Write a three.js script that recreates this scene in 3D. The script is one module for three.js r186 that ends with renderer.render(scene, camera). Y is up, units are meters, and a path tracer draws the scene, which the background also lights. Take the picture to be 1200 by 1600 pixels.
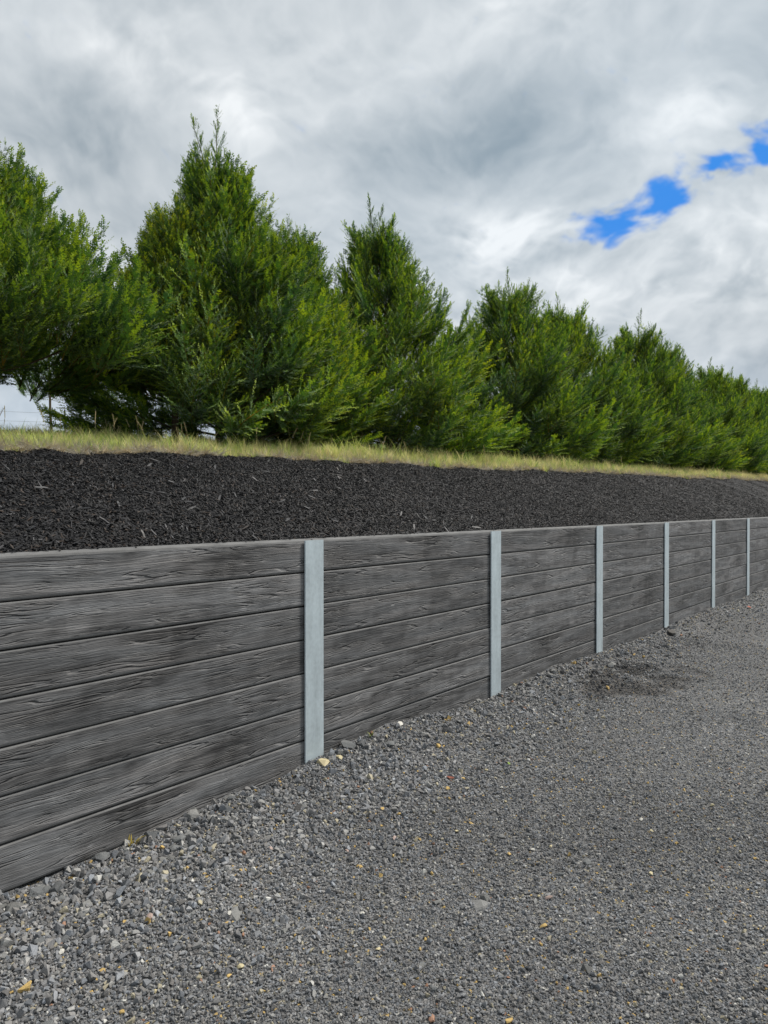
import * as THREE from 'three';
import { mergeGeometries } from 'three/addons/utils/BufferGeometryUtils.js';
import { ConvexGeometry } from 'three/addons/geometries/ConvexGeometry.js';

// ---------------------------------------------------------------- camera, sky, sun, exposure
// World: the wall runs along +X with its face in the plane z = 0; the yard lies at z > 0, the bank at z < 0.
const scene = new THREE.Scene();
const EYE = new THREE.Vector3(0, 1.58, 3.03), YAW = 40.73 * Math.PI / 180;
const camera = new THREE.PerspectiveCamera(73.06, 0.75, 0.05, 1500);
camera.position.copy(EYE);
camera.lookAt(EYE.x + Math.cos(YAW), EYE.y - 0.0074, EYE.z - Math.sin(YAW));
scene.add(camera);
const renderer = new THREE.WebGLRenderer({ antialias: true });
renderer.toneMapping = THREE.LinearToneMapping;
renderer.toneMappingExposure = 1.0;
renderer.shadowMap.enabled = true;

// ---------------------------------------------------------------- helpers: random numbers and noise
function rng(seed) { let a = seed >>> 0; return () => { a = (a + 0x6D2B79F5) | 0; let t = Math.imul(a ^ (a >>> 15), 1 | a); t = (t + Math.imul(t ^ (t >>> 7), 61 | t)) ^ t; return ((t ^ (t >>> 14)) >>> 0) / 4294967296; }; }
const PERM = new Uint8Array(512), GX = new Float32Array(256), GY = new Float32Array(256);
{ const r = rng(9); const p = [...Array(256).keys()]; for (let i = 255; i > 0; i--) { const j = Math.floor(r() * (i + 1)); [p[i], p[j]] = [p[j], p[i]]; } for (let i = 0; i < 512; i++) PERM[i] = p[i & 255]; for (let i = 0; i < 256; i++) { const a = r() * Math.PI * 2; GX[i] = Math.cos(a); GY[i] = Math.sin(a); } }
function noise(x, y) {                       // gradient noise, about -0.7 .. 0.7
  const xi = Math.floor(x), yi = Math.floor(y), fx = x - xi, fy = y - yi, X = xi & 255, Y = yi & 255;
  const u = fx * fx * fx * (fx * (fx * 6 - 15) + 10), v = fy * fy * fy * (fy * (fy * 6 - 15) + 10);
  const a = PERM[PERM[X] + Y], b = PERM[PERM[X + 1] + Y], c = PERM[PERM[X] + Y + 1], d = PERM[PERM[X + 1] + Y + 1];
  const n0 = GX[a] * fx + GY[a] * fy, n1 = GX[b] * (fx - 1) + GY[b] * fy, n2 = GX[c] * fx + GY[c] * (fy - 1), n3 = GX[d] * (fx - 1) + GY[d] * (fy - 1);
  return n0 + u * (n1 - n0) + v * (n2 + u * (n3 - n2) - n0 - u * (n1 - n0));
}
function fbm(x, y, o) { let s = 0, a = 1; for (let i = 0; i < o; i++) { s += a * noise(x, y); x = x * 2.03 + 17.1; y = y * 2.03 + 5.3; a *= 0.5; } return s; }
const clamp = (x, a, b) => Math.min(b, Math.max(a, x)), lerp = (a, b, t) => a + (b - a) * t;
const smooth = (a, b, x) => { const t = clamp((x - a) / (b - a), 0, 1); return t * t * (3 - 2 * t); };
const enc = c => 255 * (c <= 0.0031308 ? 12.92 * c : 1.055 * Math.pow(Math.max(c, 0), 1 / 2.4) - 0.055);

// ---------------------------------------------------------------- sky: broken cloud over blue, one opening
{
  const W = 4096, H = 2048, px = new Float32Array(W * H * 4);
  // bright and dark cloud masses [azimuth, elevation, half width, half height, amount]; azimuth from the wall's direction towards the bank
  const masses = [[63, 31, 5, 2.5, .2], [54.6, 29, 2.6, 2.2, .36], [46, 30, 4, 3, .06], [29, 35, 5, 2.5, .2], [29, 29, 8, 3.6, -.5], [40, 27, 8, 4.2, -.34], [66, 24.5, 8, 4, -.28], [50, 34, 6, 3, -.1], [17, 27.6, 5, 1.8, .34], [19, 17.5, 15, 4.5, .22], [31, 22, 4, 2.2, .36], [26, 19, 4, 2, .14], [9, 10, 10, 3, -.22], [46, 19, 4, 5, .08], [17, 33, 5, 3, -.02]];
  const gaps = [[22.8, 21.1, 2.9, 1.4, 1.3], [18.9, 22.5, 1.6, 1.4, 1.1], [15.2, 23.7, 1.7, .7, 1.15], [11.6, 24.3, 1.8, 1.1, 1.25], [-14, 30, 5, 2.2, 1], [128, 24, 6, 2, 1], [-95, 27, 6, 2.5, 1], [178, 33, 5, 3, 1]];
  const sum = (list, az, el) => { let s = 0; for (const [a, e, wa, we, k] of list) { let da = az - a; if (da > 180) da -= 360; if (da < -180) da += 360; da *= 1; const q = (da / wa) ** 2 + ((el - e) / we) ** 2; if (q < 12) s += k * Math.exp(-q); } return s; };
  for (let j = 0; j < H; j++) {
    const el = ((j + 0.5) / H - 0.5) * 180, er = el * Math.PI / 180;
    for (let i = 0; i < W; i++) {
      const k = (j * W + i) * 4; px[k + 3] = 1;
      if (el < -1) { px[k] = .34; px[k + 1] = .36; px[k + 2] = .37; continue; }
      const ang = ((i + 0.5) / W - 0.5) * Math.PI * 2, az = -ang * 180 / Math.PI;
      const dy = Math.sin(Math.max(er, 0)), ch = Math.cos(er), q = 1.5 / (dy + 0.5);
      let x = Math.cos(ang) * ch * q, y = Math.sin(ang) * ch * q;
      const wx = fbm(x * 1.3 + 3.1, y * 1.3, 5), wy = fbm(x * 1.3, y * 1.3 + 8.7, 5);
      x += wx * 0.12; y += wy * 0.12;
      const big = fbm(x * 1.5 + 11, y * 1.5 + 4, 7), puff = fbm(x * 5.5 + 2, y * 5.5 + 9, 6);
      let bil = 0, ba = .5, bx = x * 3.1 + 6, by = y * 3.1; for (let o = 0; o < 5; o++) { bil += ba * (1 - 2.2 * Math.abs(noise(bx, by))); bx = bx * 2.1 + 3; by = by * 2.1 + 8; ba *= .55; }   // billows
      const az2 = az + wx * 3 + noise(x * 9, y * 9) * .8, el2 = el + wy * 2 + noise(x * 9 + 40, y * 9) * .5;
      const ms = 1.15 * sum(masses, az2, el2);
      let b2 = 0; ba = .5; bx = x * 8.3 + wx * .6 + 1; by = y * 8.3 + wy * .6; for (let o = 0; o < 5; o++) { b2 += ba * (1 - 2.4 * Math.abs(noise(bx, by))); bx = bx * 2.1 + 3; by = by * 2.1 + 8; ba *= .55; }
      const pl = Math.hypot(x, y) + 1e-6, sx = x - x / pl * .05 + .02, sy = y - y / pl * .05 - .02, relief = fbm(x * 3.6 + 2, y * 3.6 + 9, 6) - fbm(sx * 3.6 + 2, sy * 3.6 + 9, 6);
      const lump = smooth(-.25, .25, puff + .5 * (b2 - .5));                                     // lit heads of cloud
      let L = 0.5 + big * 0.34 + relief * (.42 + 1.5 * clamp(ms, 0, .4)) + puff * .15 + (bil - .55) * .14 + (b2 - .5) * (.12 + .5 * clamp(ms, 0, .5)) + lump * (.05 + .35 * clamp(ms, 0, .4)) + ms * .95;
      L = clamp(L, 0, 1.12);
      const warm = noise(x * 1.1 + 50, y * 1.1) * .02;
      let R = lerp(.31, .83, L) + warm, G = lerp(.38, .87, L), B = lerp(.44, .90, L) - warm;
      const low = smooth(15, 3, el) * (0.45 + big * .5);                             // bluer, thinner cloud low down
      R = lerp(R, .42, low * .6); G = lerp(G, .56, low * .6); B = lerp(B, .76, low * .6);
      const hole = sum(gaps, az + wx * 1.6 + fbm(x * 16, y * 16, 4) * 1.1, el + wy * 1.2 + fbm(x * 16 + 9, y * 16, 4) * .9) + (.5 - b2) * .34 + puff * .34 + fbm(x * 30, y * 30 + 5, 4) * .3;
      const open = .95 * smooth(.22, 1.02, hole);
      R = lerp(R, .032, open); G = lerp(G, .27, open); B = lerp(B, .84, open);
      px[k] = R; px[k + 1] = G; px[k + 2] = B;
    }
  }
  const sky = new THREE.DataTexture(px, W, H, THREE.RGBAFormat, THREE.FloatType);
  sky.mapping = THREE.EquirectangularReflectionMapping; sky.magFilter = THREE.LinearFilter; sky.minFilter = THREE.LinearFilter; sky.needsUpdate = true;
  scene.background = sky; scene.environment = sky;
}
const sun = new THREE.DirectionalLight(new THREE.Color(1, 0.95, 0.88), 4.8);
sun.position.set(6 + 25, 36, 12); sun.target.position.set(6, 0, 0);
sun.castShadow = true; sun.shadow.radius = 20; sun.shadow.mapSize.set(4096, 4096);
Object.assign(sun.shadow.camera, { left: -40, right: 40, top: 40, bottom: -40, near: 1, far: 120 });
scene.add(sun, sun.target);

// ---------------------------------------------------------------- naming helpers
const taken = {};
function numbered(n) { const k = taken[n] = (taken[n] ?? -1) + 1; return k ? `${n}_${String(k).padStart(3, '0')}` : n; }
function tag(o, label, category, group) { o.userData.label = label; if (category) o.userData.category = category; if (group) o.userData.group = group; return o; }
function structure(o, name, label, category) { o.name = name; o.userData.kind = 'structure'; tag(o, label, category); scene.add(o); return o; }
function mesh(name, g, m, parent) { const o = new THREE.Mesh(g, m); o.name = name; o.castShadow = o.receiveShadow = true; if (parent) parent.add(o); return o; }
function tex(w, h, fn, srgb) {               // fn(i, j) -> [r, g, b] linear 0..1 for colours, 0..1 for data
  const d = new Uint8Array(w * h * 4);
  for (let j = 0; j < h; j++) for (let i = 0; i < w; i++) { const c = fn(i, j), k = (j * w + i) * 4; for (let n = 0; n < 3; n++) d[k + n] = clamp(srgb ? enc(c[n]) : c[n] * 255, 0, 255); d[k + 3] = 255; }
  const t = new THREE.DataTexture(d, w, h); t.wrapS = t.wrapT = THREE.RepeatWrapping; t.magFilter = THREE.LinearFilter; t.minFilter = THREE.LinearMipmapLinearFilter; t.generateMipmaps = true; if (srgb) t.colorSpace = THREE.SRGBColorSpace; t.needsUpdate = true; return t;
}
const M4 = new THREE.Matrix4(), Q = new THREE.Quaternion(), V = new THREE.Vector3(), S3 = new THREE.Vector3();
function instanced(name, geo, mat, list, parent) {           // list of [Matrix4, Color]
  const o = new THREE.InstancedMesh(geo, mat, list.length); o.name = name; o.castShadow = o.receiveShadow = true;
  list.forEach(([m, c], i) => { o.setMatrixAt(i, m); if (c) o.setColorAt(i, c); });
  parent.add(o); return o;
}
const col = (r, g, b) => new THREE.Color().setRGB(r, g, b);

// ---------------------------------------------------------------- heights of the ground
const SPACING = 2.06, FIRST_POST = 2.87, WALL_TOP = 1.39;
function yardHeight(X, z) {
  const heap = (0.045 + 0.05 * noise(X * 0.9 + 3, 1.7) + 0.04 * noise(X * 2.6, 9.1) + 0.05 * Math.exp(-(((X - 3.4) / 0.6) ** 2)) - .06 * smooth(2.4, 1.2, X)) * Math.exp(-((Math.max(0, z) / 0.34) ** 1.6));
  return heap + 0.016 * fbm(X * 0.7, z * 0.7 + 20, 3) + 0.006 * noise(X * 5, z * 5);
}
const crestHeight = X => 1.985 + 0.0185 * (clamp(X, -8, 60) - 1.93) + 0.05 * noise(X * 0.8, 33.3) + 0.035 * noise(X * 2.3, 12.2) + .015 * noise(X * 6.1, 2.2);
const crestAt = X => 2.2 + 0.25 * noise(X * 0.55, 71.5) + .1 * noise(X * 2.1, 41.5);
function bankHeight(X, s) {                    // s: distance behind the wall's face
  const c = crestHeight(X), sc = crestAt(X);
  let y;
  if (s < sc) { const t = clamp((s - 0.06) / (sc - 0.06), 0, 1); y = lerp(1.345, c, lerp(t, Math.sin(t * Math.PI / 2), 0.4)); y += 0.022 * fbm(X * 1.6, s * 1.6 + 5, 3) * smooth(0.05, 0.4, s); }
  else if (s < 4.4) { const t = (s - sc) / (4.4 - sc); y = lerp(c, c + 0.25, t) + 0.03 * noise(X * 0.7, s * 0.9) * t; }
  else { const b = 4.27 + 0.061 * (clamp(X, -20, 70) - 12.7); y = s < 25 ? lerp(c + 0.25 + 0.03 * noise(X * 0.7, 3.96) * smooth(8, 4.4, s), b, (s - 4.4) / 20.6) : b - 0.03 * (s - 25); }
  return y;
}
function sheet(xs, zs, height, uvScale) {
  const nx = xs.length, nz = zs.length, p = new Float32Array(nx * nz * 3), uv = new Float32Array(nx * nz * 2), idx = [];
  for (let j = 0; j < nz; j++) for (let i = 0; i < nx; i++) { const k = j * nx + i; p[k * 3] = xs[i]; p[k * 3 + 1] = height(xs[i], zs[j]); p[k * 3 + 2] = zs[j]; uv[k * 2] = xs[i] / uvScale; uv[k * 2 + 1] = zs[j] / uvScale; if (i && j) { const a = k - nx - 1, b = k - nx, c = k - 1; if (zs[1] > zs[0]) idx.push(a, c, b, b, c, k); else idx.push(a, b, c, b, k, c); } }
  const g = new THREE.BufferGeometry(); g.setAttribute('position', new THREE.BufferAttribute(p, 3)); g.setAttribute('uv', new THREE.BufferAttribute(uv, 2)); g.setIndex(idx); g.computeVertexNormals(); return g;
}
function steps(...runs) { const out = []; for (const [a, b, d] of runs) { const n = Math.max(1, Math.round(Math.abs(b - a) / d)); for (let i = 0; i < n; i++) out.push(a + (b - a) * i / n); } out.push(runs[runs.length - 1][1]); return out; }

// ---------------------------------------------------------------- stones and chips: shared pieces
function stoneShape(seed, n, flat) {
  const r = rng(seed), pts = [];
  for (let i = 0; i < n; i++) { const a = r() * Math.PI * 2, c = r() * 2 - 1, s = Math.sqrt(1 - c * c), k = 0.8 + 0.25 * r(); pts.push(new THREE.Vector3(Math.cos(a) * s * k, c * k * flat, Math.sin(a) * s * k * (0.7 + 0.2 * r()))); }
  const g = new ConvexGeometry(pts), p = g.attributes.position, uv = new Float32Array(p.count * 2);
  for (let i = 0; i < p.count; i++) { uv[i * 2] = p.getX(i) * 0.35 + p.getY(i) * 0.2; uv[i * 2 + 1] = p.getZ(i) * 0.35 + p.getY(i) * 0.27; }
  g.setAttribute('uv', new THREE.BufferAttribute(uv, 2)); return g;
}
const speckle = tex(256, 256, (i, j) => { const n = 0.82 + 0.28 * fbm(i / 11, j / 11, 4) + 0.22 * (((PERM[(PERM[i & 255] + j) & 255]) / 255) - 0.5); return [n, n, n]; }, false);
const stoneMat = new THREE.MeshStandardMaterial({ roughness: 0.92, map: speckle, bumpMap: speckle, bumpScale: 0.002 });
const stoneShapes = [1, 2, 3, 4, 5].map(i => stoneShape(100 + i, 13, 0.62 + 0.06 * i));
const bigStones = [1, 2, 3, 4, 5, 6].map(i => stoneShape(200 + i, 22, 0.45 + 0.07 * i));
function stoneColour(r) {
  const k = r();
  if (k < 0.009) return col(.56, .39, .14);                         // ochre quartz
  if (k < 0.034) return col(.4, .36, .26);
  if (k < 0.037) return col(.34, .19, .12);
  if (k < 0.044) return col(.6, .59, .55);
  if (k < 0.15) { const v = .27 + .12 * r(); return col(v, v * .99, v * .95); }
  const v = .11 + .24 * r() * r() + .07 * r(), t = r() * 0.14 - 0.07;
  return col(v * (.99 + t * .8), v * 1.0, v * (1.02 - t));
}

// ---------------------------------------------------------------- yard of crushed stone
const CELLS = 170;
function cellTexture(n, cells, seed, paint) {         // tiling mosaic of crushed stone: colour and height
  const r = rng(seed), cx = new Float32Array(cells * cells), cy = new Float32Array(cells * cells), cc = [];
  for (let i = 0; i < cells * cells; i++) { cx[i] = r(); cy[i] = r(); cc.push(paint(r)); }
  const c8 = new Uint8Array(n * n * 4), h8 = new Uint8Array(n * n * 4);
  for (let j = 0; j < n; j++) for (let i = 0; i < n; i++) {
    const x = i / n * cells, y = j / n * cells, xi = Math.floor(x), yi = Math.floor(y); let d1 = 9, d2 = 9, id = 0;
    for (let a = -1; a < 2; a++) for (let b = -1; b < 2; b++) { const X = (xi + a + cells) % cells, Y = (yi + b + cells) % cells, k = Y * cells + X, dx = xi + a + cx[k] - x, dy = yi + b + cy[k] - y, d = dx * dx + dy * dy; if (d < d1) { d2 = d1; d1 = d; id = k; } else if (d < d2) d2 = d; }
    const e = Math.min(1, (Math.sqrt(d2) - Math.sqrt(d1)) * 2.4), k = (j * n + i) * 4, c = cc[id], g = 0.9 + 0.2 * (PERM[(PERM[i & 255] + j) & 255] / 255);
    c8[k] = clamp(enc(c.r * g), 0, 255); c8[k + 1] = clamp(enc(c.g * g), 0, 255); c8[k + 2] = clamp(enc(c.b * g), 0, 255); c8[k + 3] = 255;
    h8[k] = h8[k + 1] = h8[k + 2] = 255 * (e * 0.75 + 0.25 * cx[id]); h8[k + 3] = 255;
  }
  const out = [c8, h8].map((d, q) => { const t = new THREE.DataTexture(d, n, n); t.wrapS = t.wrapT = THREE.RepeatWrapping; t.magFilter = THREE.LinearFilter; t.minFilter = THREE.LinearMipmapLinearFilter; t.generateMipmaps = true; if (!q) t.colorSpace = THREE.SRGBColorSpace; t.needsUpdate = true; return t; });
  return out;
}
const [gravelMap, gravelBump] = cellTexture(2048, CELLS, 41, r => stoneColour(r).multiplyScalar(0.66));
const yardMat = new THREE.MeshStandardMaterial({ map: gravelMap, bumpMap: gravelBump, bumpScale: 0.008, roughness: 0.95, vertexColors: true });
// a patch of dark spilled soil lies in the stone beside the wall, with ragged edges
function soil(X, z) {
  const n = fbm(X * 2.3, z * 2.3 + 60, 4) * 0.75;
  const a = ((X - 6.25) / 0.95) ** 2 + ((z - 0.64 - (X - 6.25) * .06) / 0.42) ** 2;
  return smooth(1.05, 0.35, a + n * 2.2 + .5 * noise(X * 11, z * 11)) * .85;
}
const yardXs = steps([-60, -6, 6], [-6, 0, 0.3], [0, 9, 0.05], [9, 18, 0.12], [18, 40, 0.7], [40, 300, 20]), yardZs = steps([-0.06, 2.6, 0.05], [2.6, 6, 0.15], [6, 30, 2], [30, 240, 20]);
const yardGeo = sheet(yardXs, yardZs, yardHeight, 1.9);
{ const p = yardGeo.attributes.position, c = new Float32Array(p.count * 3); for (let i = 0; i < p.count; i++) { const X = p.getX(i), z = p.getZ(i), n = 1 + 0.22 * fbm(X * 0.8 + 4, z * 0.8, 4), d = 1 - 0.62 * soil(X, z); c[i * 3] = n * d * (1 + .12 * (1 - d)); c[i * 3 + 1] = n * d; c[i * 3 + 2] = n * d * (1 - .12 * (1 - d)); } yardGeo.setAttribute('color', new THREE.BufferAttribute(c, 3)); }
const yard = structure(mesh('yard', yardGeo, yardMat), 'gravel_yard', 'grey crushed stone yard spreading out in front of the timber-look wall', 'ground');

const FWD = [Math.cos(YAW), -Math.sin(YAW)];
function coarse(X, z) { return smooth(1.5, 0.15, z + 0.35 * noise(X * 1.3, z * 1.3 + 8) + 0.05 * Math.max(0, X - 3)) ; }
{
  const r = rng(77), lists = stoneShapes.map(() => []), rings = [[1.2, 2.6, 10500], [2.6, 4.2, 9500], [4.2, 6, 5200], [6, 9, 2600], [9, 14, 900], [14, 22, 260]];
  for (const [r0, r1, dens] of rings) {
    const half = 0.72, n = Math.round((r1 * r1 - r0 * r0) * half * dens);
    for (let i = 0; i < n; i++) {
      const R = Math.sqrt(lerp(r0 * r0, r1 * r1, r())), a = -YAW + (r() * 2 - 1) * half, X = EYE.x + Math.cos(a) * R, z = EYE.z + Math.sin(a) * R;
      const k = r(), k2 = r(), k3 = r(), k4 = r(), c = stoneColour(r);
      if (z < 0.012) continue;
      const far = R > 6 ? 1 + (R - 6) * 0.05 : 1, cf = coarse(X, z);
      let size = (0.0036 + 0.0042 * k * k + (k > 0.93 ? 0.004 * k2 : 0)) * far;           // half width
      size *= 1 + cf * (0.45 + 1.0 * k2 * k2);
      c.multiplyScalar(1 + .3 * fbm(X * .9 + 4, z * .9, 4)); const d = soil(X, z); if (d > 0.2) c.multiplyScalar(1 - 0.72 * d * (k3 < .88 ? 1 : 0));
      Q.setFromEuler(new THREE.Euler((k3 - .5) * 1.5, k4 * 6.283, (k2 - .5) * 1.5));
      M4.compose(V.set(X, yardHeight(X, z) + size * (0.1 + 0.5 * k3), z), Q, S3.set(size * (0.9 + .5 * k4), size * (0.75 + .5 * k2), size));
      lists[i % lists.length].push([M4.clone(), c]);
    }
  }
  const gravel = new THREE.Group(); gravel.name = 'gravel'; gravel.userData.kind = 'stuff'; gravel.userData.label = 'loose grey crushed stone with scattered ochre and white pieces'; yard.add(gravel);
  lists.forEach((l, i) => instanced('loose_stones', stoneShapes[i], stoneMat, l, gravel));
  // larger stones, one by one: along the foot of the wall and scattered in front
  const tones = [[.13, .137, .14], [.17, .176, .176], [.21, .21, .204], [.15, .15, .144], [.23, .23, .22], [.105, .11, .113]].map(c => new THREE.MeshStandardMaterial({ color: col(...c), roughness: 0.92, map: speckle, bumpMap: speckle, bumpScale: 0.003 }));
  const ochre = [[.52, .36, .13], [.52, .45, .27], [.6, .58, .52], [.36, .2, .13], [.4, .3, .26]].map(c => new THREE.MeshStandardMaterial({ color: col(...c), roughness: 0.75, map: speckle }));
  const put = (X, z, size, m, k, flat = 0.8, turn = r() * 6.28, sink = 0.25) => { const o = mesh('stone', bigStones[k % 6], m, yard); o.position.set(X, yardHeight(X, z) + size * flat * sink, z); o.rotation.set((r() - .5) * .7, turn, (r() - .5) * .7); o.scale.set(size * (1 + .3 * r()), size * flat, size * (.8 + .3 * r())); return o; };
  for (let i = 0; i < 160; i++) { const X = 0.7 + 6.5 * r() ** 1.5, z = 0.02 + 0.5 * r() ** 1.9; put(X, z, (0.016 + 0.022 * r() ** 2.2), tones[i % 6], i); }
  for (let i = 0; i < 58; i++) { const X = 0.9 + 2.3 * r(), z = 0.15 + 1.9 * r(); put(X, z, 0.012 + 0.012 * r(), tones[(i * 5 + 1) % 6], i); }
  for (let i = 0; i < 58; i++) { const X = 1.0 + 3.2 * r(), z = 0.1 + 1.9 * r(); put(X, z, 0.009 + 0.006 * r(), ochre[[0, 1, 1, 0, 2, 3, 1, 4][i % 8]], i, 0.7, r() * 6.28, 0.7); }
  put(2.31, 1.54, 0.058, tones[2], 4, 0.4, 0.6, -.1).rotation.set(.05, 2.2, -.04);
  put(1.64, 0.87, 0.034, tones[4], 3, 0.6); put(1.62, 0.85, 0.016, ochre[2], 2, 0.7, 1, 1.3);
  put(2.86, 0.09, 0.05, ochre[1], 4, 0.5, 0.5, 0.5); put(2.98, 0.11, 0.03, ochre[1], 2, 0.6, 1.5, 0.5); put(3.6, 0.07, 0.034, ochre[2], 5, 0.6, 0.3, 0.6);
  put(3.12, 0.05, 0.05, tones[1], 0, 0.9, 2, 0.4); put(3.2, 0.08, 0.042, tones[5], 3, 0.9, 1, 0.4);
  put(1.1, 0.17, 0.055, tones[3], 2, 0.7, 1.2, 0.0); put(1.22, 0.08, 0.05, tones[0], 4, 0.6, 0.2, 0.1); put(1.98, 0.05, 0.042, tones[4], 2, 0.9, 0.2, 0.4); put(1.75, 0.06, 0.04, tones[5], 4, 0.9, 0.9, 0.5); put(1.52, 0.05, 0.038, tones[1], 1, 0.9, 1.9, 0.5);
  put(6.6, 0.3, 0.05, tones[4], 1, 0.7); put(5.7, 0.12, 0.05, tones[2], 3, 0.8); put(7.6, .14, .05, tones[2], 2, .7); put(5.3, 0.1, 0.045, tones[1], 3, 0.8); put(1.42, 0.62, 0.022, ochre[4], 1, 0.6, 1, .5); put(5.75, .62, .024, ochre[0], 2, .7, 1, .8);
}
console.log('yard');

// ---------------------------------------------------------------- bank: dyed wood-chip mulch
const bankXs = steps([-60, -4, 7], [-4, 0, 0.25], [0, 10, 0.08], [10, 22, 0.11], [22, 32, 0.25], [32, 300, 12]);
const mulchGrain = tex(512, 512, (i, j) => { const n = 0.5 + 0.5 * fbm(i / 9, j / 9, 3); const v = .006 + .01 * n; return [v, v, v * 1.15]; }, true);
const mulchMat = new THREE.MeshStandardMaterial({ map: mulchGrain, bumpMap: mulchGrain, bumpScale: 0.02, roughness: 0.9 });
const fr = [0, .03, .08, .14, .2, .27, .34, .41, .48, .55, .62, .69, .76, .83, .9, .95, 1, 1.05];
const mulchGeo = sheet(bankXs, fr, () => 0, 0.6);
{ const p = mulchGeo.attributes.position, uv = mulchGeo.attributes.uv; for (let i = 0; i < p.count; i++) { const X = p.getX(i), f = p.getZ(i), s = 0.06 + f * (crestAt(X) - 0.06 + .06); p.setZ(i, -s); p.setY(i, bankHeight(X, s) + (f > 1.02 ? -0.02 : f > .97 ? 0.006 : 0.012)); uv.setXY(i, X / .6, s / .6); } mulchGeo.index.array.forEach((v, i, a) => { if (i % 3 === 1) { const t = a[i]; a[i] = a[i + 1]; a[i + 1] = t; } }); mulchGeo.computeVertexNormals(); }
const bank = structure(mesh('bank', mulchGeo, mulchMat), 'mulch_bank', 'sloping bank of black wood chip mulch behind the wall', 'mulch');
function chipShape(seed) {
  const r = rng(seed), p = [], idx = [], n = 3;
  for (let i = 0; i <= n; i++) { const t = i / n, w = (i === 0 || i === n ? 0.35 + .5 * r() : 0.85 + .25 * r()) * .5, h = .5 * (i === 0 || i === n ? .5 : 1), b = (r() - .5) * .5, s = (r() - .5) * .35; p.push(t - .5, b - h, s - w, t - .5, b - h, s + w, t - .5, b + h, s + w, t - .5, b + h, s - w); if (i) { const a = (i - 1) * 4, c = i * 4; for (let k = 0; k < 4; k++) { const k2 = (k + 1) % 4; idx.push(a + k, c + k, a + k2, a + k2, c + k, c + k2); } } }
  idx.push(0, 1, 2, 0, 2, 3); const e = n * 4; idx.push(e, e + 2, e + 1, e, e + 3, e + 2);
  const g = new THREE.BufferGeometry(); g.setAttribute('position', new THREE.Float32BufferAttribute(p, 3)); g.setIndex(idx); const f = g.toNonIndexed(); f.computeVertexNormals(); return f;
}
const chipShapes = [1, 2, 3, 4].map(i => chipShape(300 + i));
const chipMat = new THREE.MeshPhysicalMaterial({ roughness: 0.65, specularIntensity: 0.5 });
{
  const r = rng(88), lists = chipShapes.map(() => []), runs = [[-0.6, 2, 7500], [2, 5, 8500], [5, 8, 6200], [8, 12, 3800], [12, 18, 1800], [18, 32, 800]];
  const place = (X, s, len, wid, thk, lift) => {
    const e = 0.03, ny = new THREE.Vector3(-(bankHeight(X + e, s) - bankHeight(X - e, s)) / (2 * e), 1, (bankHeight(X, s + e) - bankHeight(X, s - e)) / (2 * e)).normalize();
    Q.setFromUnitVectors(new THREE.Vector3(0, 1, 0), ny).multiply(new THREE.Quaternion().setFromEuler(new THREE.Euler((r() - .5) * 1.1, r() * 6.283, (r() - .5) * 0.9)));
    M4.compose(V.set(X, bankHeight(X, s) + lift, -s), Q, S3.set(len, thk, wid)); return M4;
  };
  for (const [x0, x1, dens] of runs) {
    const n = Math.round((x1 - x0) * 2.25 * dens), far = x0 >= 12 ? 1.5 : x0 >= 8 ? 1.2 : 1;
    for (let i = 0; i < n; i++) {
      const X = lerp(x0, x1, r()), s = 0.03 + r() * (crestAt(X) + 0.12 + .06 * noise(X * 6, 3)), k = r();
      const len = (0.014 + 0.044 * r() * r()) * far, wid = (0.0035 + 0.0065 * r()) * far, thk = 0.0015 + 0.0028 * r();
      const v = .0028 + .0065 * r() * r(); let c = col(v, v * 1.02, v * 1.25);
      if (k < 0.012) c = col(.09, .089, .092); else if (k < 0.06) c = col(.03, .03, .034); else if (k < 0.12) c = col(.034, .024, .018);
      lists[i % 4].push([place(X, s, len, wid, thk, 0.012 + 0.012 * r()).clone(), c]);
    }
  }
  for (let i = 0; i < 260; i++) { const X = 0.4 + 16 * r() ** 1.4; Q.setFromEuler(new THREE.Euler((r() - .5) * .3, r() * 6.28, (r() - .5) * .3)); M4.compose(V.set(X, WALL_TOP - .001, -.03 - .06 * r()), Q, S3.set(.015 + .03 * r(), .0025, .004 + .005 * r())); lists[i % 4].push([M4.clone(), col(.02, .02, .022)]); }   // spilled on the wall top
  const chips = new THREE.Group(); chips.name = 'wood_chips'; chips.userData.kind = 'stuff'; chips.userData.label = 'loose black dyed wood chips covering the bank'; bank.add(chips);
  lists.forEach((l, i) => instanced('loose_chips', chipShapes[i], chipMat, l, chips));
  const mats = [[.014, .014, .017], [.045, .045, .047], [.026, .026, .028], [.055, .053, .05], [.03, .022, .017]].map(c => new THREE.MeshStandardMaterial({ color: col(...c), roughness: .6 }));
  for (let i = 0; i < 160; i++) { const X = 0.9 + 4.2 * r() ** 1.3, s = 0.1 + 1.9 * r() ** 1.2; const o = mesh('wood_chip', chipShapes[i % 4], mats[[0, 2, 1, 0, 4, 2, 0, 3, 0, 2][i % 10]], bank); place(X, s, 0.045 + 0.04 * r(), 0.008 + 0.009 * r(), 0.004, 0.028).decompose(o.position, o.quaternion, o.scale); }
}
console.log('bank');

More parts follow.
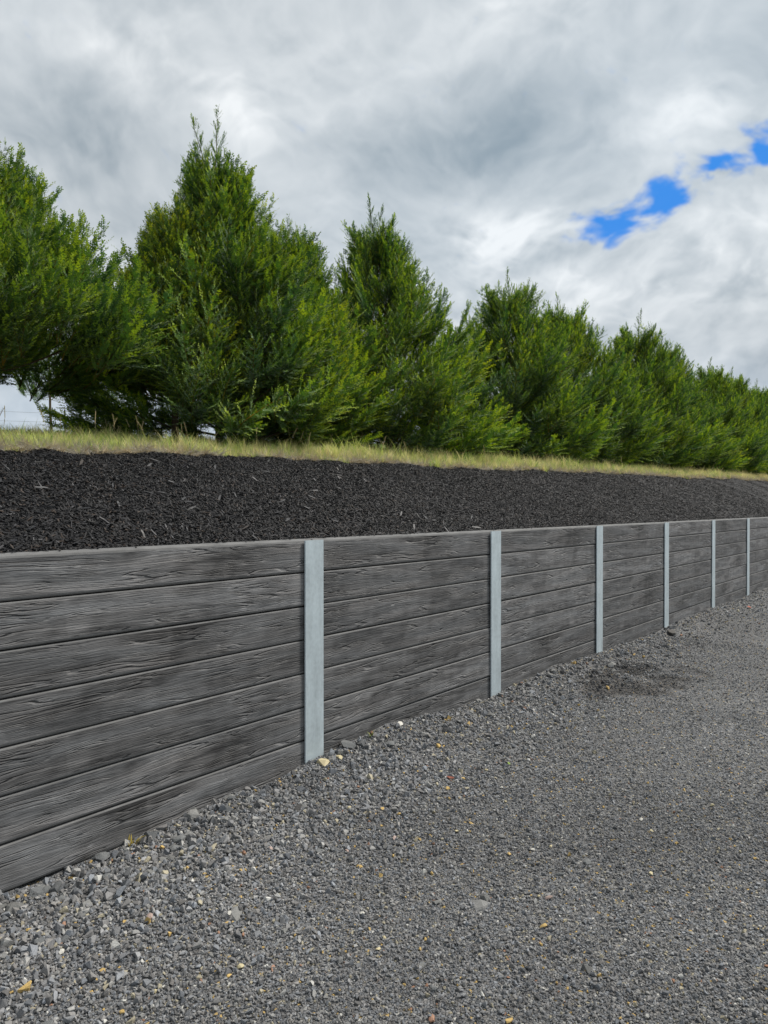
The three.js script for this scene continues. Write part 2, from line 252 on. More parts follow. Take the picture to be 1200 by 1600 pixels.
// ---------------------------------------------------------------- grass field behind the crest
{
  const fieldTex = tex(512, 512, (i, j) => { const n = fbm(i / 40, j / 40, 4), f = PERM[(PERM[i & 255] + j) & 255] / 255; const v = .75 + .4 * n + .3 * f; return [.2 * v, .27 * v, .07 * v]; }, true);
  const fieldMat = new THREE.MeshStandardMaterial({ map: fieldTex, bumpMap: fieldTex, bumpScale: 0.03, roughness: 1 });
  const ss = steps([1.9, 5, 0.2], [5, 26, 1], [26, 60, 6], [60, 300, 40]);
  structure(mesh('field', sheet(bankXs, ss.map(s => -s), (X, z) => bankHeight(X, -z) - (-z < crestAt(X) + .05 ? 0.03 : 0), 2.2), fieldMat), 'grass_field', 'green pasture rising away beyond the row of conifers', 'field');
}
function bladeShape(seed, n, h, lean, w) {
  const r = rng(seed), p = [], idx = [];
  for (let i = 0; i < n; i++) {
    const a = r() * 6.283, d = r() * 0.03, H = h * (0.55 + 0.55 * r()), l = lean * (0.3 + r()), ca = Math.cos(a), sa = Math.sin(a), bx = Math.cos(a * 3.1) * d, bz = Math.sin(a * 3.1) * d, k = p.length / 3;
    for (let j = 0; j < 4; j++) { const t = j / 3, ww = w * (1 - t * t) * .5, o = l * t * t * H; p.push(bx + ca * o - sa * ww, H * t * (1 - .25 * l * t), bz + sa * o + ca * ww); if (j < 3) p.push(bx + ca * o + sa * ww, H * t * (1 - .25 * l * t), bz + sa * o - ca * ww); }
    idx.push(k, k + 1, k + 2, k + 1, k + 3, k + 2, k + 2, k + 3, k + 4, k + 3, k + 5, k + 4, k + 4, k + 5, k + 6);
  }
  const g = new THREE.BufferGeometry(); g.setAttribute('position', new THREE.Float32BufferAttribute(p, 3)); g.setIndex(idx); g.computeVertexNormals(); return g;
}
const grassMat = new THREE.MeshPhysicalMaterial({ roughness: 0.95, transmission: 0.45, thickness: 0, side: THREE.DoubleSide });
{
  const r = rng(55), grass = new THREE.Group(); grass.name = 'grass'; grass.userData.kind = 'stuff'; tag(grass, 'unmown yellow green grass along the top of the bank', 'grass'); scene.add(grass);
  const tufts = [bladeShape(1, 15, .19, .6, .0055), bladeShape(2, 15, .15, .8, .006), bladeShape(3, 12, .23, .5, .005)], lists = tufts.map(() => []);
  for (let i = 0; i < 32000; i++) {
    const X = -1 + 36 * r() ** 1.35, s = crestAt(X) + 0.02 + .25 * noise(X * 2.2, 8) + .12 * noise(X * 7, 8) + 3.4 * r() ** 1.25, k = r(), n = noise(X * 0.5 + 7, s) + 0.045 * (X - 6);
    const straw = k < 0.4 + 0.5 * n; const v = .8 + .4 * r();
    const c = straw ? col(.68 * v, .6 * v, .28 * v) : k < .85 ? col(.5 * v, .56 * v, .14 * v) : col(.2 * v, .33 * v, .06 * v);
    Q.setFromEuler(new THREE.Euler((r() - .5) * .5, r() * 6.28, (r() - .5) * .5)); const q = (.5 + .7 * r() + .8 * Math.max(0, noise(X * 1.7, s * 1.7 + 30))) * lerp(.68, 1, smooth(3, 8, X)) * (0.75 + .5 * smooth(0, .5, s - crestAt(X)));
    M4.compose(V.set(X, bankHeight(X, s) - .01, -s), Q, S3.set(q, q, q)); lists[i % 3].push([M4.clone(), c]);
  }
  // thatch: dead, flattened grass where the mulch ends
  for (let i = 0; i < 7500; i++) {
    const X = -1 + 34 * r() ** 1.3, s = crestAt(X) - 0.05 + 0.3 * r(); if (noise(X * 1.1, 55) + .25 * r() < -0.05) continue;
    const v = .7 + .5 * r(), c = r() < .5 ? col(.4 * v, .36 * v, .28 * v) : col(.42 * v, .34 * v, .2 * v);
    Q.setFromEuler(new THREE.Euler(0, r() * 6.28, 1.15 + .4 * (r() - .5))); const q = .4 + .5 * r();
    M4.compose(V.set(X, bankHeight(X, s) + .012, -s), Q, S3.set(q, q, q)); lists[i % 3].push([M4.clone(), c]);
  }
  // short turf further back
  for (let i = 0; i < 9000; i++) {
    const X = 2 + 44 * r(), s = 5 + 20 * r() ** 1.4, v = .8 + .4 * r(); Q.setFromEuler(new THREE.Euler(0, r() * 6.28, 0)); const q = .6 + .5 * r();
    M4.compose(V.set(X, bankHeight(X, s) - .01, -s), Q, S3.set(q * 2, q * .7, q * 2)); lists[i % 3].push([M4.clone(), col(.2 * v, .31 * v, .065 * v)]);
  }
  lists.forEach((l, i) => instanced('grass_tufts', tufts[i], grassMat, l, grass));
  const stalk = (() => { const p = [], idx = [], q = (x0, y0, x1, y1, w) => { for (const z of [0, 1]) { const k = p.length / 3; p.push(x0 - (z ? 0 : w), y0, z ? -w : 0, x0 + (z ? 0 : w), y0, z ? w : 0, x1, y1, 0); idx.push(k, k + 1, k + 2); } }; const at = t => .09 * t * t; for (let i = 0; i < 5; i++) q(at(i / 5), .45 * i / 5, at((i + 1.3) / 5), .45 * (i + 1.3) / 5, .0014); for (let i = 0; i < 12; i++) { const t = .72 + .024 * i; q(at(t), .45 * t, at(t) + (i % 2 ? .012 : -.010), .45 * t + .03, .004); } const g = new THREE.BufferGeometry(); g.setAttribute('position', new THREE.Float32BufferAttribute(p, 3)); g.setIndex(idx); g.computeVertexNormals(); return g; })();
  const sl = []; for (let i = 0; i < 170; i++) { const X = 2 + 30 * r() ** 1.3, s = crestAt(X) + 0.15 + 1.6 * r(), v = .8 + .4 * r(), q = (.3 + .5 * r()); Q.setFromEuler(new THREE.Euler((r() - .5) * .5, r() * 6.28, (r() - .5) * .4)); M4.compose(V.set(X, bankHeight(X, s), -s), Q, S3.set(q, q, q)); sl.push([M4.clone(), col(.5 * v, .42 * v, .24 * v)]); }
  instanced('seed_stalks', stalk, grassMat, sl, grass);
}
console.log('grass');

// ---------------------------------------------------------------- retaining wall: concrete sleepers cast like timber, between steel posts
const SL_W = 2048, SL_H = 208;
function sleeperTextures(seed) {
  const r = rng(seed), ox = seed * 13.7, oy = seed * 7.3, knots = [], cells = [];
  for (let i = 0; i < 3; i++) knots.push([r() * 2.06, .03 + .14 * r(), .012 + .014 * r(), r() < .5 ? -1 : 1]);
  const hgt = new Float32Array(SL_W * SL_H), tone = new Float32Array(SL_W * SL_H);
  for (let i = 0; i < 5; i++) cells.push([r() * 2.06, .1 + .35 * r(), (r() - .5) * 2.5, (r() - .5) * .32]);   // stain laid on in passes, with edges
  for (let j = 0; j < SL_H; j++) for (let i = 0; i < SL_W; i++) {
    const x = i / SL_W * 2.06, y = j / SL_H * 0.2;
    let yw = y + 0.016 * noise(x * 1.5 + ox, y * 5 + oy) + 0.005 * noise(x * 5.5 + ox, y * 16) + .0016 * noise(x * 19 + ox, y * 40), kn = 0;
    for (const [kx, ky, kr, sg] of knots) { const dx = (x - kx) / (kr * 4.5), dy = (y - ky) / (kr * 1.5), q = Math.exp(-dx * dx - dy * dy); yw += sg * kr * 0.9 * q * Math.sign(y - ky + 1e-6) * Math.min(1, Math.abs(y - ky) / kr); kn += Math.exp(-(((x - kx) / kr) ** 2) * 2 - (((y - ky) / kr) ** 2) * 4); }
    const g1 = noise(x * 3.1 + ox, yw * 130 + oy), g2 = noise(x * 9 + oy, yw * 320 + ox), g3 = noise(x * 40 + ox, yw * 520);
    const m = smooth(-0.06, 0.34, noise(x * 2.1 + ox * 2, y * 13 + oy)), w = .035 + .075 * m;
    const c1 = Math.max(0, 1 - Math.abs(noise(x * 2.9 + oy, yw * 40 + ox)) / w) * m, m2 = smooth(0.0, 0.3, noise(x * 3.3 + oy * 2, y * 18 + ox));
    const c2 = Math.max(0, 1 - Math.abs(noise(x * 4.1 + ox * 3, yw * 95 + oy)) / (.1)) * m2;
    hgt[j * SL_W + i] = 0.72 + 0.07 * g1 + 0.06 * g2 + 0.05 * g3 + 0.12 * noise(x * 5 + ox, y * 24) - 0.62 * Math.min(1, c1 * 1.8) - 0.34 * c2 - .12 * kn * (0.5 + g1);
    let t = 0.52 + 0.3 * fbm(x * 1.3 + ox, y * 7 + oy, 4) + 0.26 * smooth(-.05, .12, noise(x * 2.2 + oy * 3, yw * 15 + ox)) - 0.13 + 0.16 * noise(x * 16 + ox, y * 7) + .2 * noise(x * 4 + ox, yw * 48 + 7) + 0.26 * noise(x * 7, yw * 110) + .2 * noise(x * 6 + 3, yw * 250) + 0.1 * noise(x * 60 + ox, y * 300);
    for (const [cx, cw, sl, am] of cells) { const e = (x - cx - sl * (y - .1) + .012 * noise(x * 30, y * 60)); t += am * smooth(0, .02, e) * smooth(cw, cw - .06, e); }
    t += 0.5 * smooth(.42, .6, noise(x * 11 + 3 * ox, y * 24 + oy)) * smooth(.0, .3, noise(x * 2 + oy, y * 3));     // lime bloom
    tone[j * SL_W + i] = clamp(t, 0, 1.25);
  }
  const colour = tex(SL_W, SL_H, (i, j) => { const t = tone[j * SL_W + i], b = noise(i * .0014 + ox, j * .012) * .03; return [lerp(.0258, .206, t) * (1 + b * 2), lerp(.0258, .205, t), lerp(.0262, .206, t) * (1 - b * 1.6)]; }, true);
  const bump = tex(SL_W, SL_H, (i, j) => { const h = hgt[j * SL_W + i]; return [h, h, h]; }, false);
  return [colour, bump];
}
function sleeperShape(ch, flip) {              // group 0: cast face; group 1: smooth edges
  const L = SPACING - 0.012, hx = L / 2, top = 0.1955, cl = 0.015, prof = [], d = 0.09;
  for (let i = 0; i <= 3; i++) { const a = Math.PI / 2 * i / 3; prof.push([cl * (1 - Math.sin(a)), -cl * (1 - Math.cos(a))]); }
  prof.reverse(); // bottom edge, from the underside (z=-ch) to the face
  const low = prof.map(([y, z]) => [y, z]).sort((a, b) => a[0] - b[0]).map(([y, z]) => [y, z]);
  const pts = [[0, -d], ...low.map(([y, z]) => [y, -Math.abs(z)])];
  const faceStart = pts.length - 1;
  for (let i = 0; i <= 3; i++) { const a = Math.PI / 2 * i / 3; pts.push([top - ch + ch * Math.sin(a), -ch + ch * Math.cos(a)]); }
  pts.push([top, -d]);
  const P = [], N = [], U = [], A = [], B = [];
  const quad = (a, b, list) => {
    const k = P.length / 3, ny = b[1] - a[1], nz = b[0] - a[0], l = Math.hypot(ny, nz), n = [0, -ny / l, nz / l];
    for (const [q, x] of [[a, -hx], [a, hx], [b, hx], [b, -hx]]) { P.push(x, q[0], q[1]); N.push(...n); const u = (x + hx) / L; U.push(flip ? 1 - u : u, flip === 2 ? 1 - q[0] / 0.2 : q[0] / 0.2); }
    list.push(k, k + 1, k + 2, k, k + 2, k + 3);
  };
  for (let i = 0; i < pts.length - 1; i++) quad(pts[i], pts[i + 1], i === faceStart ? A : B);
  quad(pts[pts.length - 1], pts[0], B);
  for (const sx of [-1, 1]) { const k = P.length / 3; for (const q of pts) { P.push(sx * hx, q[0], q[1]); N.push(sx, 0, 0); U.push(q[1] * 5, q[0] * 5); } for (let i = 1; i < pts.length - 1; i++) sx > 0 ? B.push(k, k + i + 1, k + i) : B.push(k, k + i, k + i + 1); }
  const g = new THREE.BufferGeometry(); g.setAttribute('position', new THREE.Float32BufferAttribute(P, 3)); g.setAttribute('normal', new THREE.Float32BufferAttribute(N, 3)); g.setAttribute('uv', new THREE.Float32BufferAttribute(U, 2)); g.setIndex([...A, ...B]); g.addGroup(0, A.length, 0); g.addGroup(A.length, B.length, 1); return g;
}
{
  const wall = new THREE.Group(); wall.name = 'retaining_wall'; tag(wall, 'dark grey timber-look concrete sleeper retaining wall with galvanised steel posts', 'wall'); scene.add(wall);
  const edgeTex = tex(512, 64, (i, j) => { const n = .8 + .3 * fbm(i / 30, j / 8, 3) + .15 * (PERM[(PERM[i & 255] + j) & 255] / 255 - .5); return [.17 * n, .17 * n, .168 * n]; }, true);
  const edge = new THREE.MeshStandardMaterial({ map: edgeTex, roughness: 0.85 });
  const faces = [];
  for (let s = 1; s <= 7; s++) { const [c, b] = sleeperTextures(s); for (const k of [1.08, 0.8]) faces.push(new THREE.MeshStandardMaterial({ map: c, bumpMap: b, bumpScale: 0.015, roughness: 0.72, color: col(k, k, k) })); }
  const shapes = [0, 1, 2].map(f => sleeperShape(0.007, f)), tops = [0, 1, 2].map(f => sleeperShape(0.018, f));
  const r = rng(12);
  for (let bay = -2; bay < 11; bay++) for (let row = 0; row < 7; row++) {
    const o = mesh('sleeper', (row === 6 ? tops : shapes)[Math.floor(r() * 3)], [faces[Math.floor(r() * faces.length)], edge], wall);
    o.position.set(FIRST_POST + SPACING * (bay + 0.5), WALL_TOP - 0.2 * (7 - row) + (r() - .5) * .002, -0.001 - 0.007 * r()); o.rotation.z = (r() - .5) * 0.0012;
  }
  // posts: I-section, galvanised
  const zinc = tex(256, 1024, (i, j) => { const n = .9 + .12 * fbm(i / 34, j / 260, 4) + .1 * fbm(i / 90 + 30, j / 120, 3) + .05 * fbm(i / 7, j / 60, 2) + .1 * fbm(i / 14 + 60, j / 16, 4); return [.54 * n, .62 * n, .65 * n]; }, true);
  const zincMats = [0, 1, 2].map(k => { const t = zinc.clone(); t.offset.set(k * .37, k * .29); t.needsUpdate = true; return new THREE.MeshStandardMaterial({ map: t, metalness: 0.2, roughness: 0.5 }); });
  const bx = (w, h, d, x, y, z) => { const g = new THREE.BoxGeometry(w, h, d); g.translate(x, y, z); return g; };
  const H = WALL_TOP - 0.010 + 0.3, cy = H / 2 - 0.3;
  const ps = new THREE.Shape(); { const w = .076, a = .0, b = .009, c = .0025; ps.moveTo(-w, a); ps.lineTo(w, a); ps.lineTo(w, b - c); ps.lineTo(w - c, b); ps.lineTo(-w + c, b); ps.lineTo(-w, b - c); ps.closePath(); }
  const front = new THREE.ExtrudeGeometry(ps, { depth: H, bevelEnabled: false }); front.rotateX(-Math.PI / 2); front.scale(1, 1, -1); { const ix = front.index; const p = front.attributes.position, uv = front.attributes.uv; front.translate(0, -0.3, 0.0012); for (let i = 0; i < p.count; i++) uv.setXY(i, (p.getX(i) + .076) / .4, p.getY(i) / 1.8); for (let i = 0; i < p.count; i += 3) for (const n of ['position', 'uv']) { const a = front.attributes[n], q = a.itemSize; for (let k = 0; k < q; k++) { const t = a.array[(i + 1) * q + k]; a.array[(i + 1) * q + k] = a.array[(i + 2) * q + k]; a.array[(i + 2) * q + k] = t; } } front.computeVertexNormals(); }
  const web = bx(0.007, H - 0.012, 0.1, 0, cy, -0.05), back = bx(0.152, H - 0.012, 0.009, 0, cy, -0.106);
  for (let i = -2; i <= 11; i++) {
    const post = new THREE.Group(); post.name = 'steel_post'; post.position.set(FIRST_POST + SPACING * i, 0, 0); wall.add(post);
    const m = zincMats[(i + 9) % 3]; mesh('front_flange', front, m, post); mesh('web', web, m, post); mesh('back_flange', back, m, post);
  }
}
console.log('wall');

// ---------------------------------------------------------------- conifers
function plumeShape(seed, L, bush) {           // a feathery shoot along +Y, its flat side to +Z
  const r = rng(seed), P = [], N = [], C = [], I = [];
  const kite = (b, d, n, len, w, c) => {
    const s = new THREE.Vector3().crossVectors(d, n).normalize(), k = P.length / 3, t = b.clone().addScaledVector(d, len), m = b.clone().addScaledVector(d, len * .42);
    const q = m.clone().addScaledVector(s, w / 2), p = m.clone().addScaledVector(s, -w / 2), nn = new THREE.Vector3().crossVectors(s, d).normalize();
    for (const v of [b, q, t, p]) { P.push(v.x, v.y, v.z); N.push(nn.x, nn.y, nn.z); C.push(...c); }
    I.push(k, k + 1, k + 2, k, k + 2, k + 3);
  };
  const leaf = [.55, .7, .9], young = [2.1, 1.72, 1.0], wood = [1.5, .62, 1.2], rod = (a, b, w0, w1, c) => { const d = new THREE.Vector3().subVectors(b, a), n1 = new THREE.Vector3(0, 0, 1), s = new THREE.Vector3().crossVectors(d, n1).normalize(), u = new THREE.Vector3().crossVectors(s, d).normalize(); for (const q of [s, u]) { const k = P.length / 3; for (const [v, w] of [[a, -w0], [a, w0], [b, w1], [b, -w1]]) { P.push(v.x + q.x * w, v.y + q.y * w, v.z + q.z * w); const nn = q === s ? u : s; N.push(nn.x, nn.y, nn.z); C.push(...c); } I.push(k, k + 1, k + 2, k, k + 2, k + 3); } };
  const axis = t => new THREE.Vector3(0.05 * L * Math.sin(t * 2.5), L * t, 0.16 * L * t * t), n1 = Math.round(L / 0.05);
  for (let i = 0; i < 6; i++) rod(axis(i / 6), axis((i + 1) / 6), .0045 * (1 - i / 6.5) + .0008, .0045 * (1 - (i + 1) / 6.5) + .0006, wood);
  const tangent = t => axis(Math.min(1, t + .03)).sub(axis(Math.max(0, t - .03))).normalize();
  for (let i = 0; i < n1; i++) {
    const t = 0.08 + 0.92 * (i + r() * .6) / n1, b = axis(t), T = tangent(t), side = i % 2 ? 1 : -1;
    const phi = (r() - .5) * (bush ? 2.4 : 1.6), out = new THREE.Vector3(side * Math.cos(phi), 0, Math.sin(phi)).addScaledVector(T, -T.z * Math.sin(phi) - T.x * side * Math.cos(phi)).normalize();
    const ang = (0.95 - 0.35 * t) * (0.75 + .4 * r()), d0 = T.clone().multiplyScalar(Math.cos(ang)).addScaledVector(out, Math.sin(ang)).normalize();
    const l1 = L * (0.42 * Math.pow(1 - t, .7) + .09) * (0.55 + .65 * r()) * smooth(-.05, .25, t), nrm = new THREE.Vector3().crossVectors(d0, new THREE.Vector3().crossVectors(T, d0)).normalize().addScaledVector(new THREE.Vector3(0, 0, 1), .6);
    const fl = nrm.clone().addScaledVector(d0, -nrm.dot(d0)).normalize();
    const bend = (u) => b.clone().addScaledVector(d0, l1 * u).addScaledVector(T, l1 * .3 * u * u);
    const n2 = Math.max(4, Math.round(l1 / 0.0105));
    for (let j = 0; j < n2; j++) {
      const u = (j + .6) / n2, p = bend(u), d1 = bend(Math.min(1, u + .05)).sub(bend(u - .05)).normalize(), q = j * 2.4 + r();
      const sd = new THREE.Vector3().crossVectors(d1, fl).normalize().multiplyScalar((j % 2 ? 1 : -1) * (.75 + .25 * r())).addScaledVector(fl, .55 * Math.sin(q)).normalize();
      const a2 = .5 + .3 * r(), dd = d1.clone().multiplyScalar(Math.cos(a2)).addScaledVector(sd, Math.sin(a2)).normalize(), l2 = (.02 + .034 * (1 - u)) * (.7 + .6 * r()), f2 = fl.clone().addScaledVector(sd, (r() - .5) * 1.2).normalize(), c = u > .6 ? young : leaf;
      kite(p, dd, f2, l2, .0105, c);
      for (let k = 0; k < 3; k++) { const w = .15 + .25 * k, s3 = new THREE.Vector3().crossVectors(dd, f2).normalize().multiplyScalar(k % 2 ? 1 : -1), d3 = dd.clone().multiplyScalar(.82).addScaledVector(s3, .56).addScaledVector(f2, (r() - .5) * .8).normalize(); kite(p.clone().addScaledVector(dd, l2 * w), d3, f2, l2 * (.66 - .12 * k), .0095, c); }
    }
    kite(bend(.86), bend(1).sub(bend(.86)).normalize(), fl, l1 * .2 + .02, .008, young); kite(b, d0, fl, l1 * .9, .006, leaf);
  }
  const g = new THREE.BufferGeometry(); g.setAttribute('position', new THREE.Float32BufferAttribute(P, 3)); g.setAttribute('normal', new THREE.Float32BufferAttribute(N, 3)); g.setAttribute('color', new THREE.Float32BufferAttribute(C, 3)); g.setIndex(I); return g;
}
const plumes = [plumeShape(11, .62, true), plumeShape(12, .8, false), plumeShape(13, .45, true), plumeShape(14, .7, true)];
const leafMat = new THREE.MeshPhysicalMaterial({ roughness: 1.0, transmission: 0.35, thickness: 0, vertexColors: true, side: THREE.DoubleSide });
const barkMat = new THREE.MeshStandardMaterial({ color: col(.09, .06, .042), roughness: 0.95 });
function tube(pts, r0, r1, seg = 5) {
  const curve = new THREE.CatmullRomCurve3(pts), n = Math.max(3, pts.length * 2), g = new THREE.TubeGeometry(curve, n, 1, seg, false), p = g.attributes.position;
  for (let i = 0; i <= n; i++) { const c = curve.getPointAt(i / n), k = lerp(r0, r1, i / n); for (let j = 0; j <= seg; j++) { const q = i * (seg + 1) + j; p.setXYZ(q, c.x + (p.getX(q) - c.x) * k, c.y + (p.getY(q) - c.y) * k, c.z + (p.getZ(q) - c.z) * k); } }
  return g;
}
const UP = new THREE.Vector3(0, 1, 0);
function conifer(o) {                          // o: name, X, s, H, R, low (height of the lowest limbs), seed, leaders, tint, density
  const r = rng(o.seed), root = new THREE.Group(); root.name = numbered(o.name); root.position.set(o.X, bankHeight(o.X, o.s) - 0.03, -o.s); scene.add(root);
  const wood = [], lists = plumes.map(() => []), lean = new THREE.Vector3((r() - .5) * .14, 0, (r() - .5) * .14);
  const put = (at, dir, len, c, k) => {
    const Y = dir.clone().normalize(), X = new THREE.Vector3().crossVectors(Y, UP); if (X.lengthSq() < .02) X.set(Math.cos(at.x * 40), 0, Math.sin(at.x * 40)); X.normalize();
    X.applyAxisAngle(Y, (r() - .5) * 1.5); const Z = new THREE.Vector3().crossVectors(X, Y), sc = len / [.62, .8, .45, .7][k];
    M4.makeBasis(X, Y, Z).scale(S3.set(sc, sc, sc)).setPosition(at); lists[k].push([M4.clone(), c]);
  };
  const tone = () => { const k = r(), v = .8 + .35 * r(); const t = o.tint ?? [1, 1, 1]; const a = k < .05 ? [.22, .31, .012] : k < .4 ? [.175, .28, .012] : k < .8 ? [.125, .225, .013] : [.075, .165, .02]; return col(a[0] * v * t[0], a[1] * v * t[1], a[2] * v * t[2]); };
  const at = h => new THREE.Vector3(lean.x * h + .03 * Math.sin(h * 2 + o.seed), h, lean.z * h);
  const leaders = o.leaders ?? [[0, 0, 1]];
  wood.push(tube([0, .2, .45, .7, .86].map(t => at(o.H * t)), .02 + o.H * .009, .012, 7));
  const HB = o.H * .83, radius = h => o.R * Math.pow(Math.max(0, 1 - h / HB), o.power ?? .72) * (0.86 + .14 * smooth(0, .12, h / o.H));
  // limbs: bare wood inside, with some shaded shoots
  const nl = o.limbs ?? 70; let turn = r() * 6;
  for (let i = 0; i < nl; i++) {
    const f = (i + r()) / nl, h = o.low + (HB * .92 - o.low) * Math.pow(f, 1.1); turn += 2.4 + (r() - .5) * .7;
    const reach = Math.max(.1, radius(h) * .72), hz = new THREE.Vector3(Math.cos(turn), 0, Math.sin(turn)), rise = lerp(o.rise ?? .1, .8, h / o.H);
    const b = at(h), pt = t => b.clone().addScaledVector(hz, reach * t).add(new THREE.Vector3(0, reach * (Math.tan(rise) * t + .2 * t * t), 0));
    if (reach > .25) wood.push(tube([0, .35, .7, 1].map(pt), .007 + .007 * reach, .003, 4));
    for (let k = 0; k < (o.inner ?? 12); k++) { const t = .08 + .62 * r(), d = pt(t + .05).sub(pt(t - .05)).normalize(); d.applyAxisAngle(UP, (r() - .5) * 2.4); d.y += .4 * r(); put(pt(t), d, .35 + .25 * r(), tone(), Math.floor(r() * 4)); }
  }
  // sprays: branches that fan out at the crown's surface
  const ns = Math.round((o.sprays ?? 255) * (o.density ?? 1));
  for (let i = 0; i < ns; i++) {
    const f = (i + r()) / ns, h = o.low + (HB - o.low) * (1 - Math.pow(1 - f, .62)), a = i * 2.39996 + (r() - .5) * .9, Rh = radius(h) * (.58 + .5 * Math.sqrt(r()));
    const up = lerp(o.low < .2 ? .18 : .4, 1.12, Math.pow(h / HB, .7)) + (r() - .5) * .5, size = lerp(1.1, .62, smooth(.3, 1, h / HB)) * (.75 + .5 * r());
    const d = new THREE.Vector3(Math.cos(a) * Math.cos(up), Math.sin(up), Math.sin(a) * Math.cos(up)); d.applyAxisAngle(UP, (r() - .5) * .8);
    const c0 = at(h), rad = Math.max(.04, Rh - .42 * Math.cos(up) * size), base = new THREE.Vector3(c0.x + Math.cos(a) * rad, h, c0.z + Math.sin(a) * rad).addScaledVector(d, -.12), c = tone(), len = .56 * size;
    put(base.clone().addScaledVector(d, .06), d, len * 1.3, c, r() < .5 ? 1 : 3);
    const side = new THREE.Vector3().crossVectors(d, UP).normalize(), lift = new THREE.Vector3().crossVectors(side, d);
    for (let k = 0; k < 5; k++) { const q = k * 2.51 + r(), sp = .28 + .32 * r(), e = d.clone().multiplyScalar(Math.cos(sp)).addScaledVector(side, Math.sin(sp) * Math.cos(q)).addScaledVector(lift, Math.sin(sp) * Math.sin(q) * .7).normalize(); put(base.clone().addScaledVector(d, len * (.02 + .1 * k)), e, len * (.86 - .09 * k) * (.8 + .35 * r()), r() < .85 ? c.clone().multiplyScalar(.92 + .16 * r()) : tone(), Math.floor(r() * 4)); }
  }
  // leaders: thin tops with short shoots
  for (const [lx, lz, lh] of leaders) {
    const h0 = o.H * .7, b = at(h0), top = new THREE.Vector3(at(o.H).x + lx, o.H * lh - .14, at(o.H).z + lz), P = t => b.clone().lerp(top, t).add(new THREE.Vector3(.03 * Math.sin(t * 5 + lx * 9), 0, .03 * Math.cos(t * 4 + lx * 7)));
    wood.push(tube([0, .35, .7, .97].map(P), .012, .0025, 5));
    const n = 20; for (let i = 0; i < n; i++) { const t = .02 + .98 * i / n, a = i * 2.4 + r(), d = new THREE.Vector3(Math.cos(a), 1.0 + 1.0 * t + .4 * r(), Math.sin(a)).normalize(); put(P(t), d, lerp(.5, .1, Math.pow(t, .8)) * (.75 + .5 * r()), tone(), Math.floor(r() * 4)); }
    put(P(.93), P(1).sub(P(.9)), .2, tone(), 2);
  }
  mesh('trunk', mergeGeometries(wood.map(g => { g.deleteAttribute('uv'); return g; })), barkMat, root);
  const crown = new THREE.Group(); crown.name = 'crown'; root.add(crown);
  lists.forEach((l, i) => { if (l.length) instanced('foliage', plumes[i], leafMat, l, crown); });
  return root;
}
const ROW = 'conifers in a row along the top of the bank';
{
  const X0 = 5.41, D = 3.42, far = 'bushy bright green conifer packed tightly between its neighbours far along the row';
  const spec = [
    [-.82, 2.8, 1.95, .62, [[0, 0, 1], [.5, 0, .93]], 'broad green conifer at the row end whose lifted skirt shows a thin trunk behind'],
    [-.2, 3.1, 1.05, .7, [[0, 0, 1]], 'small yellowish conifer half hidden by the skirt of the twin-topped conifer'],
    [0, 4.2, 2.0, .05, [[.05, 0, 1.05], [-.3, -.1, 1.0]], 'tall dark green conifer with two thin bare-stemmed leaders at its top'],
    [.4, 3.6, 1.5, .3, [[0, 0, 1]], 'lower conifer squeezed between the twin-topped conifer and the pointed yellow tipped one'],
    [1, 4.4, 2.15, .05, [[0, 0, 1.02], [.14, .1, .98]], 'tall pointed conifer with yellow tipped shoots next after the twin-topped one'],
    [2, 3.98, 2.1, .05, [[-.2, 0, 1.02], [.4, .1, 1.0]], 'shorter conifer with a forked airy top, second after the twin-topped one'],
    [3, 4.34, 2.15, .05, [[0, 0, 1]], 'full rounded conifer third after the twin-topped one in the row'],
    [4, 4.45, 2.15, .05, [[.1, 0, 1.03]], far], [5, 4.5, 2.15, .05, [[0, 0, 1], [-.3, 0, .95]], far], [6, 4.25, 2.15, .05, [[0, 0, 1]], far], [7, 4.4, 2.15, .05, [[0, 0, 1]], far], [8, 4.3, 2.15, .05, [[0, 0, 1]], far], [9, 4.4, 2.15, .05, [[0, 0, 1]], far], [10, 4.3, 2.15, .05, [[0, 0, 1]], far],
  ];
  for (const [k, H, R, low, leaders, label] of spec) tag(conifer({ name: 'conifer_tree', X: X0 + D * k, s: 4.42, H, R, low, seed: 500 + Math.round(k * 70), leaders, power: k < -.5 ? .55 : k < .5 ? .84 : k < 1.5 ? .74 : .54, tint: k === -.2 ? [1.35, 1.1, 1] : undefined }), label, 'tree', ROW);
  console.log('row');
  const small = 'small spindly tree with a bare trunk on the pasture beyond the row';
  for (const [X, s, H, seed] of [[11.4, 23, 4.3, 901], [12.9, 24, 4.8, 902], [24.6, 23, 4.2, 903], [27.5, 24, 4.4, 904]]) tag(conifer({ name: 'pasture_tree', X, s, H, R: 1.6, low: 1.45, rise: .7, power: .35, seed, limbs: 22, inner: 1, sprays: 40, tint: [.75, .85, 1.2] }), small, 'tree', 'small trees on the pasture');
}

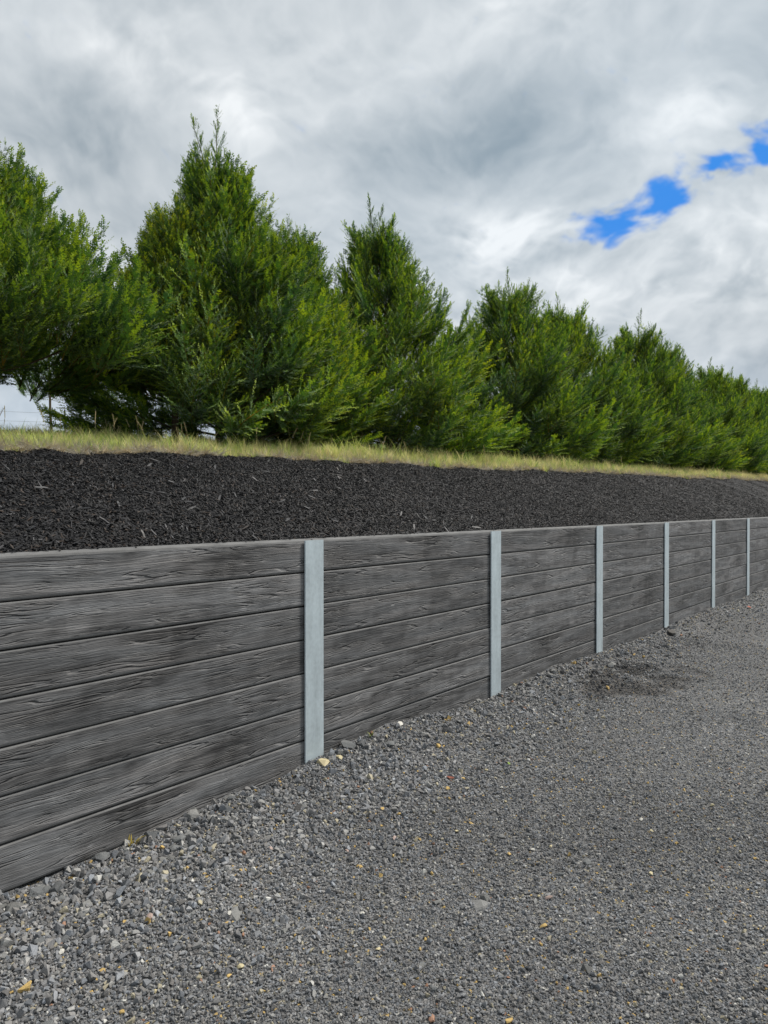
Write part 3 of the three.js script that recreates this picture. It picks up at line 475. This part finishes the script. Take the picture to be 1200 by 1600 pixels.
// ---------------------------------------------------------------- wire fence on the brow
{
  const fence = new THREE.Group(); fence.name = 'wire_fence'; tag(fence, 'thin post and wire stock fence crossing the pasture behind the conifers', 'fence'); scene.add(fence);
  const pg = new THREE.CylinderGeometry(.03, .035, 1.25, 7), pm = new THREE.MeshStandardMaterial({ color: col(.1, .085, .07), roughness: .95 }), wm = new THREE.MeshStandardMaterial({ color: col(.3, .3, .3), metalness: .6, roughness: .5 });
  const xs = []; for (let X = 4; X < 56; X += 4.3) xs.push(X);
  for (const X of xs) { const o = mesh('fence_post', pg, pm, fence); o.position.set(X, bankHeight(X, 24.6) + .6, -24.6); o.rotation.z = .04 * Math.sin(X * 7); }
  for (const h of [.35, .7, 1.05]) mesh('wire', new THREE.TubeGeometry(new THREE.CatmullRomCurve3(xs.map(X => new THREE.Vector3(X, bankHeight(X, 24.6) + h, -24.54))), 120, .004, 4), wm, fence);
}

// ---------------------------------------------------------------- small things on the yard
{
  const r = rng(5);
  const ob = new THREE.Shape(); ob.moveTo(-.13, -.03); ob.lineTo(.1, -.04); ob.lineTo(.16, 0); ob.lineTo(.08, .045); ob.lineTo(-.1, .03); ob.lineTo(-.15, .005); ob.closePath();
  const og = new THREE.ExtrudeGeometry(ob, { depth: .018, bevelEnabled: true, bevelSize: .004, bevelThickness: .004, bevelSegments: 1 }); og.rotateX(-Math.PI / 2);
  const off = mesh('timber_offcut', og, new THREE.MeshStandardMaterial({ color: col(.06, .056, .05), roughness: .85 })); off.position.set(8.75, yardHeight(8.75, .17) + .012, .17); off.rotation.set(.06, .35, -.05); scene.add(tag(off, 'dark flat piece of broken timber lying at the foot of the wall', 'timber'));
  const leafAt = (X, z, size, c, label, turn) => {
    const s = new THREE.Shape(); s.moveTo(0, -1); s.bezierCurveTo(.6, -.6, .65, .3, 0, 1); s.bezierCurveTo(-.65, .3, -.6, -.6, 0, -1);
    const g = new THREE.ExtrudeGeometry(s, { depth: .03, bevelEnabled: false, curveSegments: 5 }), p = g.attributes.position; for (let i = 0; i < p.count; i++) p.setZ(i, p.getZ(i) + .35 * p.getX(i) ** 2 + .18 * p.getY(i) ** 2); g.rotateX(-Math.PI / 2); g.scale(size, size, size); g.computeVertexNormals();
    const o = mesh(numbered('fallen_leaf'), g, new THREE.MeshStandardMaterial({ color: col(...c), roughness: .8 })); o.position.set(X, yardHeight(X, z) + .012, z); o.rotation.set(.2, turn, .1); scene.add(tag(o, label, 'leaf'));
  };
  leafAt(3.27, .72, .024, [.16, .04, .02], 'dry red brown leaf lying on the open gravel', .6);
  leafAt(11.7, .36, .06, [.3, .07, .03], 'reddish leaf lying on gravel close to the wall far along it', 1.9);
  leafAt(3.69, .86, .017, [.16, .24, .03], 'small yellow green leaf on the gravel near the red brown one', 2.4);
  const weed = (X, z, h, c, n, seed, label) => { const g = bladeShape(seed, n, h, .9, .009); const o = mesh(numbered('weed'), g, new THREE.MeshPhysicalMaterial({ color: col(...c), roughness: .9, transmission: .3, thickness: 0, side: THREE.DoubleSide })); o.position.set(X, yardHeight(X, z), z); scene.add(tag(o, label, 'weed')); };
  weed(3.33, .05, .05, [.16, .2, .04], 7, 71, 'tiny green weed sprouting at the wall foot just past a post');
  weed(1.68, .035, .06, [.45, .34, .05], 8, 72, 'wisp of yellow straw caught between stones and the lowest sleeper');
}
console.log('done');
scene.traverse(o => { if (o.isMesh) { o.castShadow = true; o.receiveShadow = true; } });
renderer.render(scene, camera);
